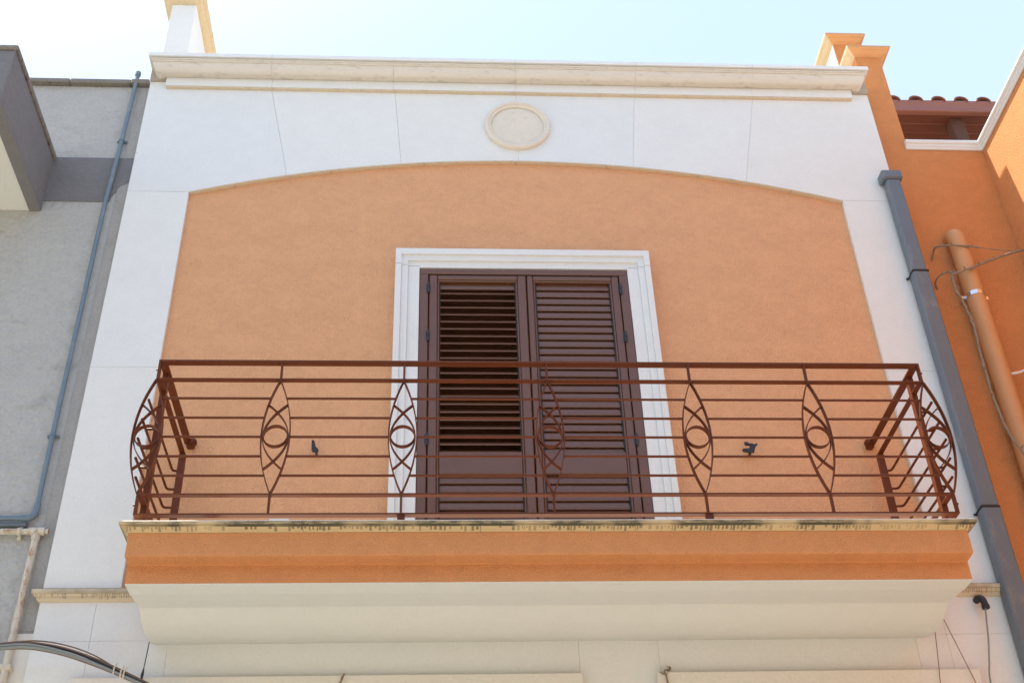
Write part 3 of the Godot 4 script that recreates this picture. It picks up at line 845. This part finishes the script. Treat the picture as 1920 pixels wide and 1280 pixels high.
# ---------------------------------------------------------------- orange neighbour on the right
func build_orange_house() -> void:
	var g := thing("orange_house", "deep orange stucco house with white coping and roof pier beside the white front", "house")
	var W := -0.10
	var SX := 3.915
	boxed("wall", Vector3(XR - 0.02, 0, -0.35), Vector3(SX, 7.842, W), 0.0, M.stucco_deep, g)
	boxed("side_wall", Vector3(SX + 0.0005, 0, -0.35), Vector3(SX + 0.25, 7.842, 2.6), 0.0, M.stucco_deep, g)
	boxed("terrace_floor", Vector3(XR, 6.6, -6.0), Vector3(8.0, 6.8, -0.352), 0.0, M.roof, g)
	# coping, an inner corner at the side wall
	var pf := PackedVector2Array([Vector2(0.002, 7.843), Vector2(0.010, 7.846), Vector2(0.014, 7.860), Vector2(0.020, 7.868), Vector2(0.022, 7.882), Vector2(0.032, 7.890), Vector2(0.036, 7.900), Vector2(0.036, 7.914), Vector2(0.030, 7.921)])
	var mb := MB.new()
	for k in pf.size() - 1:
		var p := pf[k]
		var q := pf[k + 1]
		var d := q - p
		mb.quad(Vector3(3.352, p.y, W + p.x), Vector3(SX - p.x, p.y, W + p.x), Vector3(SX - q.x, q.y, W + q.x), Vector3(3.352, q.y, W + q.x), Vector3(0, -d.x, d.y))
	mb.quad(Vector3(3.352, 7.921, W + 0.030), Vector3(SX - 0.030, 7.921, W + 0.030), Vector3(SX - 0.03, 7.921, -0.38), Vector3(3.352, 7.921, -0.38), Vector3.UP)
	var cap := PackedVector2Array([Vector2(-0.28, 7.843)])
	cap.append_array(pf)
	cap.append(Vector2(-0.28, 7.921))
	mb.prism(cap, Vector3(3.350, 0, W), Vector3(0, 0, 1), Vector3.UP, Vector3(0.002, 0, 0))
	put("coping", mb, M.stone, g)
	mb = MB.new()
	for k in pf.size() - 1:
		var p := pf[k]
		var q := pf[k + 1]
		var d := q - p
		mb.quad(Vector3(SX - p.x, p.y, W + p.x), Vector3(SX - p.x, p.y, 2.62), Vector3(SX - q.x, q.y, 2.62), Vector3(SX - q.x, q.y, W + q.x), Vector3(-d.y, -d.x, 0))
	mb.quad(Vector3(SX - 0.03, 7.921, -0.38), Vector3(SX - 0.03, 7.921, 2.62), Vector3(SX + 0.29, 7.921, 2.62), Vector3(SX + 0.29, 7.921, -0.38), Vector3.UP)
	put("coping", mb, M.stone, g)
	# pier with a moulded cap
	var cp := PackedVector2Array([Vector2(0.0, 8.832), Vector2(0.008, 8.834), Vector2(0.010, 8.840), Vector2(0.030, 8.846), Vector2(0.044, 8.856), Vector2(0.050, 8.862), Vector2(0.062, 8.864), Vector2(0.070, 8.872), Vector2(0.072, 8.889)])
	var pier := boxed("pier", Vector3(3.172, 7.80, -0.42), Vector3(3.366, 8.833, W + 0.0005), 0.002, M.stucco_deep, g)
	mb = MB.new()
	mb.cap_ring(cp, 3.172, 3.366, -0.42, W + 0.0005, [0, 1, 2], true)
	put("cap", mb, M.pipe_orange, pier)
	mb = MB.new()
	mb.cap_ring(cp, 3.172, 3.366, -0.42, W + 0.0005, [3], false)
	put("cap_flank", mb, M.yellowed, pier)
	# free-standing roof pillars with the same kind of cap
	for q in [[-2.130, -1.942, -0.94, -0.40, 9.652, "tall white roof pillar with a stained stone cap above the cornice", M.stone], [3.300, 3.492, -1.15, -0.65, 9.640, "orange roof pillar with white flank and stone cap behind the lower pier", M.stucco_deep]]:
		var t := thing("roof_pillar", q[5], "pillar")
		boxed("shaft", Vector3(q[0] + (0.0 if q[6] == M.stone else 0.004), 8.2 if q[6] == M.stone else 6.8, q[2]), Vector3(q[1], q[4] + 0.001, q[3]), 0.002, q[6], t)
		if q[6] != M.stone:
			boxed("white_flank", Vector3(q[0], 6.8, q[2]), Vector3(q[0] + 0.0035, q[4], q[3] - 0.003), 0.0, M.stone, t)
		var cq := PackedVector2Array()
		for c in cp:
			cq.append(Vector2(c.x * 1.05, q[4] + (c.y - 8.832) * 1.1))
		mb = MB.new()
		mb.cap_ring(cq, q[0], q[1], q[2], q[3], [0, 1, 2] if q[6] != M.stone else [0, 1, 2, 3], true)
		put("cap", mb, M.pipe_orange if q[6] != M.stone else M.yellowed, t)
		if q[6] != M.stone:
			mb = MB.new()
			mb.cap_ring(cq, q[0], q[1], q[2], q[3], [3], false)
			put("cap_flank", mb, M.yellowed, t)
	# tiled canopy on the terrace
	var t := thing("terrace_canopy", "brown wooden terrace canopy with clay tiles and gutter behind the white coping", "canopy")
	var Z := -1.5
	mb = MB.new()
	mb.prism(PackedVector2Array([Vector2(-0.05, 9.78), Vector2(0.0, 9.772), Vector2(0.012, 9.776), Vector2(0.012, 9.788), Vector2(0.002, 9.79), Vector2(0.004, 9.85), Vector2(0.014, 9.885), Vector2(0.016, 9.905), Vector2(-0.05, 9.905)]), Vector3(3.5, 0, Z), Vector3(0, 0, 1), Vector3.UP, Vector3(3.2, 0, 0))
	put("gutter", mb, M.gutter, t)
	var zz := Z - 0.055
	for k in 12:
		boxed("soffit_board", Vector3(3.5, 9.80 + k * 0.012, zz - 0.118), Vector3(6.7, 9.822 + k * 0.012, zz), 0.004, M.wood, t)
		boxed("batten", Vector3(3.5, 9.797 + k * 0.012, zz - 0.1235), Vector3(6.7, 9.81 + k * 0.012, zz - 0.1185), 0.0, M.gutter, t)
		zz -= 0.124
	boxed("beam", Vector3(3.5, 9.68, Z - 1.30), Vector3(6.7, 9.86, Z - 1.18), 0.004, M.wood, t)
	boxed("post", Vector3(4.68, 6.8, Z - 0.22), Vector3(4.80, 9.80, Z - 0.10), 0.006, M.wood_grey, t)
	boxed("back_wall", Vector3(3.5, 6.8, -3.1), Vector3(6.7, 10.0, -3.0), 0.0, M.wood, t)
	for k in 13:
		var cx := 4.13 + (k - 2) * 0.2115
		mb = MB.new()
		var outer := PackedVector2Array()
		for s in 11:
			var a := PI * s / 10.0
			outer.append(Vector2(cos(a) * 0.068, sin(a) * 0.056))
		for s in 11:
			var a := PI * (10 - s) / 10.0
			outer.append(Vector2(cos(a) * 0.056, sin(a) * 0.044))
		mb.prism(outer, Vector3(cx, 9.895, Z + 0.03), Vector3.RIGHT, Vector3.UP, Vector3(0.006, 0.11, -1.5))
		put("roof_tile", mb, M.tile, t)
	boxed("tile_bed", Vector3(3.5, 9.9055, Z - 0.08), Vector3(6.7, 9.915, Z - 0.0), 0.0, M.tile, t)

# ---------------------------------------------------------------- pipes, wires and small things
func build_small_things() -> void:
	# dark rectangular downpipe
	var d := thing("downpipe", "dark grey rectangular metal downpipe between the white front and deep orange wall", "pipe")
	boxed("outlet_head", Vector3(3.022, 7.375, 0.001), Vector3(3.165, 7.455, 0.098), 0.012, M.downpipe, d)
	var mb := MB.new()
	var secs := [[3.047, 3.143, 6.566, 7.376, 0.012, 0.086], [3.043, 3.147, 4.852, 6.562, 0.010, 0.090], [3.040, 3.150, 2.2, 4.846, 0.008, 0.094]]
	for s in secs:
		boxed("pipe_length", Vector3(s[0], s[2], s[4]), Vector3(s[1], s[3], s[5]), 0.009, M.downpipe, d)
	for y in [6.564, 4.849]:
		boxed("joint_collar", Vector3(3.040, y - 0.006, 0.006), Vector3(3.150, y + 0.006, 0.093), 0.003, M.black, d)
		mb = MB.new()
		mb.tube(PackedVector3Array([Vector3(3.040, y - 0.012, 0.012), Vector3(3.024, y - 0.014, 0.012)]), 0.008, 8)
		put("bracket_screw", mb, M.hinge, d)
	# round orange pipe
	var o := thing("drain_pipe", "round orange painted pipe clamped to the deep orange wall", "pipe")
	var pts := [Vector3(3.466, 1.5, -0.028), Vector3(3.466, 6.90, -0.028), Vector3(3.466, 6.935, -0.032), Vector3(3.466, 6.962, -0.046), Vector3(3.466, 6.975, -0.07), Vector3(3.466, 6.978, -0.105)]
	piped("pipe", pts, 0.061, M.pipe_orange, o, 28)
	mb = MB.new()
	mb.tube(PackedVector3Array([Vector3(3.466, 6.425, -0.028), Vector3(3.466, 6.455, -0.028)]), 0.0635, 28)
	mb.box(Vector3(3.375, 6.426, -0.045), Vector3(3.412, 6.454, -0.036), 0.002)
	mb.box(Vector3(3.520, 6.426, -0.045), Vector3(3.557, 6.454, -0.036), 0.002)
	mb.box(Vector3(3.385, 6.432, -0.099), Vector3(3.395, 6.448, -0.036), 0.002)
	put("clamp", mb, M.zinc, o)
	var hose := smooth([Vector3(3.50, 5.842, -0.04), Vector3(3.541, 5.831, -0.02), Vector3(3.584, 5.84, -0.02), Vector3(3.66, 5.87, -0.03), Vector3(3.80, 5.90, -0.09)])
	mb = MB.new()
	mb.tube(hose, 0.009, 8)
	tag(put("hose", mb, M.white_plastic, self), "thin white hose behind the round orange pipe", "hose")
	# dry vine
	var vn := thing("dry_vine", "dry leafless vine stem hanging across the round orange pipe", "vine")
	var main := []
	for q in [[4.10, 6.86], [3.88, 6.787], [3.761, 6.749], [3.62, 6.692], [3.518, 6.645], [3.437, 6.608], [3.362, 6.58], [3.313, 6.552], [3.308, 6.49], [3.313, 6.411], [3.329, 6.351], [3.344, 6.248], [3.351, 6.155], [3.346, 6.059], [3.338, 5.924], [3.332, 5.775], [3.33, 5.619], [3.338, 5.504], [3.349, 5.392], [3.372, 5.3], [3.41, 5.209], [3.46, 5.10], [3.50, 4.9]]:
		main.append(Vector3(q[0], q[1], 0.05))
	vine(vn, main, 0.0085, 3)
	vine(vn, [Vector3(3.795, 6.767, 0.047), Vector3(3.681, 6.784, 0.04), Vector3(3.559, 6.801, 0.04)], 0.003, 5)
	vine(vn, [Vector3(3.559, 6.801, 0.04), Vector3(3.438, 6.823, 0.035), Vector3(3.36, 6.835, 0.02), Vector3(3.30, 6.85, -0.02), Vector3(3.30, 6.84, -0.08), Vector3(3.285, 6.80, -0.098)], 0.006, 6)
	vine(vn, [Vector3(3.33, 6.57, 0.045), Vector3(3.309, 6.608, 0.02), Vector3(3.265, 6.605, -0.02), Vector3(3.25, 6.585, -0.07), Vector3(3.27, 6.56, -0.098)], 0.006, 7)
	# blue-grey conduit
	var c := thing("conduit", "blue-grey plastic conduit running down the grey wall to an elbow", "pipe")
	piped("pipe", [Vector3(-2.137, 8.372, 0.0), Vector3(-2.138, 8.25, 0.0), Vector3(-2.150, 7.60, 0.0), Vector3(-2.166, 7.12, 0.0), Vector3(-2.166, 5.35, 0.0), Vector3(-2.163, 4.905, 0.0)], 0.0145, M.conduit, c)
	mb = MB.new()
	mb.tube(smooth([Vector3(-2.163, 4.925, 0.0), Vector3(-2.163, 4.88, 0.0), Vector3(-2.172, 4.850, 0.0), Vector3(-2.198, 4.836, 0.0), Vector3(-2.235, 4.835, 0.0)], 4), 0.018, 12)
	put("elbow", mb, M.conduit, c)
	piped("pipe", [Vector3(-2.22, 4.835, 0.0), Vector3(-4.0, 4.835, 0.0)], 0.0145, M.conduit, c)
	mb = MB.new()
	mb.tube(PackedVector3Array([Vector3(-2.137, 8.360, 0.0), Vector3(-2.137, 8.392, 0.0)]), 0.020, 12)
	put("end_cap", mb, M.conduit, c)
	for q in [[-2.148, 7.715], [-2.166, 5.362]]:
		mb = MB.new()
		mb.tube(PackedVector3Array([Vector3(q[0], q[1] - 0.008, 0.0), Vector3(q[0], q[1] + 0.008, 0.0)]), 0.018, 12)
		mb.box(Vector3(q[0] - 0.034, q[1] - 0.008, -0.028), Vector3(q[0] + 0.034, q[1] + 0.008, -0.010), 0.003)
		put("clip", mb, M.conduit, c)
	var c2 := thing("low_grey_tube", "short grey tube tucked under the blue-grey elbow", "pipe")  # separate grey tube just below the elbow
	piped("pipe", [Vector3(-2.20, 4.798, -0.008), Vector3(-4.0, 4.798, -0.008)], 0.013, M.downpipe, c2)
	# old iron pipe
	var ip := thing("iron_pipe", "old cream painted iron pipe with rust, branching down the grey wall", "pipe")
	piped("pipe", [Vector3(-4.0, 4.752, 0.005), Vector3(-2.10, 4.752, 0.005)], 0.0165, M.old_pipe, ip)
	piped("pipe", [Vector3(-2.133, 4.76, 0.005), Vector3(-2.138, 4.13, 0.005), Vector3(-2.138, 1.5, 0.005)], 0.0185, M.old_pipe, ip)
	mb = MB.new()
	mb.tube(PackedVector3Array([Vector3(-2.175, 4.752, 0.005), Vector3(-2.09, 4.752, 0.005)]), 0.0225, 12)
	mb.tube(PackedVector3Array([Vector3(-2.133, 4.755, 0.005), Vector3(-2.134, 4.70, 0.005)]), 0.0225, 12)
	mb.tube(PackedVector3Array([Vector3(-2.09, 4.752, 0.005), Vector3(-2.072, 4.752, 0.005)]), 0.015, 8)
	put("tee", mb, M.old_pipe, ip)
	mb = MB.new()
	mb.tube(PackedVector3Array([Vector3(-2.235, 4.752, 0.005), Vector3(-2.215, 4.752, 0.005)]), 0.021, 12)
	mb.box(Vector3(-2.236, 4.712, -0.028), Vector3(-2.214, 4.792, -0.006), 0.004)
	put("clip", mb, M.old_pipe, ip)
	boxed("clip", Vector3(-2.168, 3.98, -0.02), Vector3(-2.108, 4.01, 0.026), 0.004, M.old_pipe, ip)
	# cable bundle
	var cb := thing("cable_bundle", "sagging bundle of grey and black cables tied together below the string course", "cables")
	var path := [Vector3(-3.2, 3.98, 0.10), Vector3(-2.6, 4.03, 0.13), Vector3(-2.184, 4.041, 0.15), Vector3(-2.033, 4.052, 0.15), Vector3(-1.928, 4.041, 0.15), Vector3(-1.821, 4.015, 0.15), Vector3(-1.711, 3.976, 0.15), Vector3(-1.601, 3.931, 0.15), Vector3(-1.492, 3.882, 0.15), Vector3(-1.383, 3.832, 0.15), Vector3(-1.1, 3.70, 0.14), Vector3(-0.6, 3.5, 0.12)]
	var strands := [[0.0, -0.006, 0.012, M.cable_grey], [0.004, 0.012, 0.008, M.cable_black], [0.013, -0.002, 0.007, M.cable_grey], [-0.012, -0.012, 0.006, M.cable_brown], [0.006, 0.022, 0.005, M.cable_brown], [-0.006, 0.016, 0.006, M.cable_black]]
	for k in strands.size():
		var s = strands[k]
		var pp := []
		for q in path:
			pp.append(q + Vector3(0, s[1] * 0.8 + 0.004 * sin(q.x * 7.0 + k * 1.7), s[0] + 0.003 * cos(q.x * 9.0 + k)))
		mb = MB.new()
		mb.tube(smooth(pp, 4), s[2] * 0.75, 8)
		put("cable", mb, s[3], cb)
	var loose := smooth([Vector3(-2.3, 4.045, 0.15), Vector3(-2.05, 4.072, 0.15), Vector3(-1.93, 4.072, 0.15), Vector3(-1.80, 4.045, 0.15), Vector3(-1.68, 4.0, 0.15), Vector3(-1.59, 3.95, 0.15)], 5)
	mb = MB.new()
	mb.tube(loose, 0.0035, 6)
	put("cable", mb, M.cable_brown, cb)
	for q in [[-1.565, 3.918], [-1.530, 3.902], [-1.515, 3.895]]:
		mb = MB.new()
		mb.tube(PackedVector3Array([Vector3(q[0], q[1] - 0.026, 0.16), Vector3(q[0] + 0.004, q[1] + 0.006, 0.175), Vector3(q[0] + 0.012, q[1] + 0.034, 0.158)]), 0.004, 6)
		put("cable_tie", mb, M.tie, cb)
	# thin wires from under the balcony down to the shop front
	var wires := [[[Vector3(-1.436, 4.152, 0.06), Vector3(-1.447, 3.957, 0.06), Vector3(-1.452, 3.874, 0.06), Vector3(-1.46, 3.6, 0.055)], 0.0026, "thin black wire dropping from the balcony end above the cable bundle", M.cable_black],
		[[Vector3(2.610, 4.118, 0.06), Vector3(2.592, 3.984, 0.06), Vector3(2.572, 3.846, 0.06), Vector3(2.54, 3.6, 0.055)], 0.0022, "thin brown wire dropping straight down under the balcony corner", M.cable_brown],
		[[Vector3(2.674, 4.190, 0.06), Vector3(2.720, 4.000, 0.06), Vector3(2.757, 3.845, 0.06), Vector3(2.81, 3.6, 0.055)], 0.0022, "thin brown wire slanting outwards from the balcony corner", M.cable_brown]]
	for w in wires:
		mb = MB.new()
		mb.tube(smooth(w[0], 4), w[1], 6)
		tag(put("wire", mb, w[3], self), w[2], "wire")
	mb = MB.new()
	mb.tube(PackedVector3Array([Vector3(-1.446, 3.965, 0.06), Vector3(-1.449, 3.93, 0.062), Vector3(-1.450, 3.90, 0.058)]), 0.006, 8, PackedFloat32Array([0.003, 0.008, 0.003]))
	tag(put("wire_knot", mb, M.cable_black, self), "small black knot on the thin wire by the cable bundle", "knot")
	# black conduit elbow with its grey cable
	var el := thing("cable_outlet", "black plastic elbow with a grey cable under the string course", "cable outlet")
	mb = MB.new()
	mb.tube(smooth([Vector3(2.905, 4.322, 0.0), Vector3(2.908, 4.321, 0.03), Vector3(2.914, 4.309, 0.050), Vector3(2.918, 4.286, 0.058), Vector3(2.919, 4.262, 0.06)], 4), 0.0185, 12)
	mb.tube(PackedVector3Array([Vector3(2.919, 4.268, 0.06), Vector3(2.919, 4.250, 0.06)]), 0.021, 12)
	put("elbow", mb, M.black, el)
	mb = MB.new()
	mb.tube(smooth([Vector3(2.918, 4.27, 0.06), Vector3(2.905, 4.18, 0.055), Vector3(2.888, 4.07, 0.05), Vector3(2.862, 3.96, 0.05), Vector3(2.838, 3.83, 0.05), Vector3(2.83, 3.4, 0.04)], 5), 0.0048, 8)
	put("cable", mb, M.cable_grey, el)
	# shutter catches on the stucco
	var k1 := thing("shutter_catch", "black metal shutter catch standing as a single upright tongue on the stucco", "catch", "shutter catches")
	mb = MB.new()
	mb.prism(PackedVector2Array([Vector2(-0.015, 0.05), Vector2(-0.008, 0.056), Vector2(0.0, 0.05), Vector2(0.012, 0.008), Vector2(0.026, -0.006), Vector2(0.028, -0.022), Vector2(-0.006, -0.024), Vector2(-0.012, -0.012)]), Vector3(-0.696, 5.262, 0.018), Vector3.RIGHT, Vector3.UP, Vector3(0, 0, 0.009))
	put("tongue", mb, M.black, k1)
	mb = MB.new()
	mb.tube(PackedVector3Array([Vector3(-0.683, 5.247, -0.03), Vector3(-0.683, 5.247, 0.02)]), 0.007, 8)
	mb.tube(PackedVector3Array([Vector3(-0.680, 5.245, 0.022), Vector3(-0.680, 5.205, 0.022)]), 0.006, 8)
	put("pin", mb, M.black, k1)
	var k2 := thing("shutter_catch", "black metal shutter catch swung sideways like a hook on the stucco", "catch", "shutter catches")
	mb = MB.new()
	mb.prism(PackedVector2Array([Vector2(-0.036, 0.042), Vector2(-0.016, 0.042), Vector2(-0.012, 0.034), Vector2(0.010, 0.032), Vector2(0.024, 0.026), Vector2(0.034, 0.034), Vector2(0.040, 0.026), Vector2(0.026, 0.012), Vector2(0.012, -0.026), Vector2(-0.022, -0.026), Vector2(-0.026, -0.022), Vector2(-0.050, -0.020), Vector2(-0.054, -0.008), Vector2(-0.046, -0.002), Vector2(-0.012, 0.0), Vector2(-0.006, 0.022), Vector2(-0.034, 0.024)]), Vector3(1.812, 5.262, 0.018), Vector3.RIGHT, Vector3.UP, Vector3(0, 0, 0.012))
	put("tongue", mb, M.black, k2)
	mb = MB.new()
	mb.tube(PackedVector3Array([Vector3(1.808, 5.246, -0.03), Vector3(1.808, 5.246, 0.02)]), 0.007, 8)
	put("pin", mb, M.black, k2)
	# a white offcut lying on the balcony floor, and bits of twig at the shop heads
	tag(boxed("tile_offcut", Vector3(-0.782, 4.353, 0.760), Vector3(-0.690, 4.372, 0.850), 0.003, M.white_plastic, self), "small white offcut lying on the balcony edge under the railing", "offcut")
	var t1 := thing("twig", "small dark twig stuck above the wide shop lintel", "twig")
	vine(t1, [Vector3(-0.458, 3.937, 0.03), Vector3(-0.468, 3.902, 0.055), Vector3(-0.472, 3.86, 0.06)], 0.005, 11)
	var t2 := thing("twig", "forked dark twig stuck at the corner of the narrow shop lintel", "twig")
	vine(t2, [Vector3(1.195, 3.962, 0.02), Vector3(1.190, 3.940, 0.035), Vector3(1.160, 3.928, 0.052), Vector3(1.166, 3.89, 0.058), Vector3(1.172, 3.83, 0.06)], 0.005, 12)
	vine(t2, [Vector3(1.135, 3.920, 0.054), Vector3(1.162, 3.905, 0.058)], 0.003, 13)

func vine(parent: Node3D, pts: Array, r: float, seed_: int) -> void:
	var rng := RandomNumberGenerator.new()
	rng.seed = seed_
	var path := smooth(pts, 5)
	var radii := PackedFloat32Array()
	for k in path.size():
		path[k] += Vector3(rng.randf_range(-1, 1), rng.randf_range(-1, 1), rng.randf_range(-1, 1)) * r * 0.25
		radii.append(r * rng.randf_range(0.75, 1.15) * (1.35 if k % 7 == 3 else 1.0))
	var mb := MB.new()
	mb.tube(path, r, 8, radii)
	for k in range(2, path.size() - 1, 6):
		var d := Vector3(rng.randf_range(-1, 1), rng.randf_range(-0.2, 1), rng.randf_range(-0.3, 1)).normalized()
		mb.tube(PackedVector3Array([path[k], path[k] + d * r * 2.2, path[k] + d * r * 3.2 + Vector3(0, r * 0.5, 0)]), r * 0.5, 6, PackedFloat32Array([r * 0.7, r * 0.5, r * 0.3]))
	put("stem", mb, M.twig, parent)
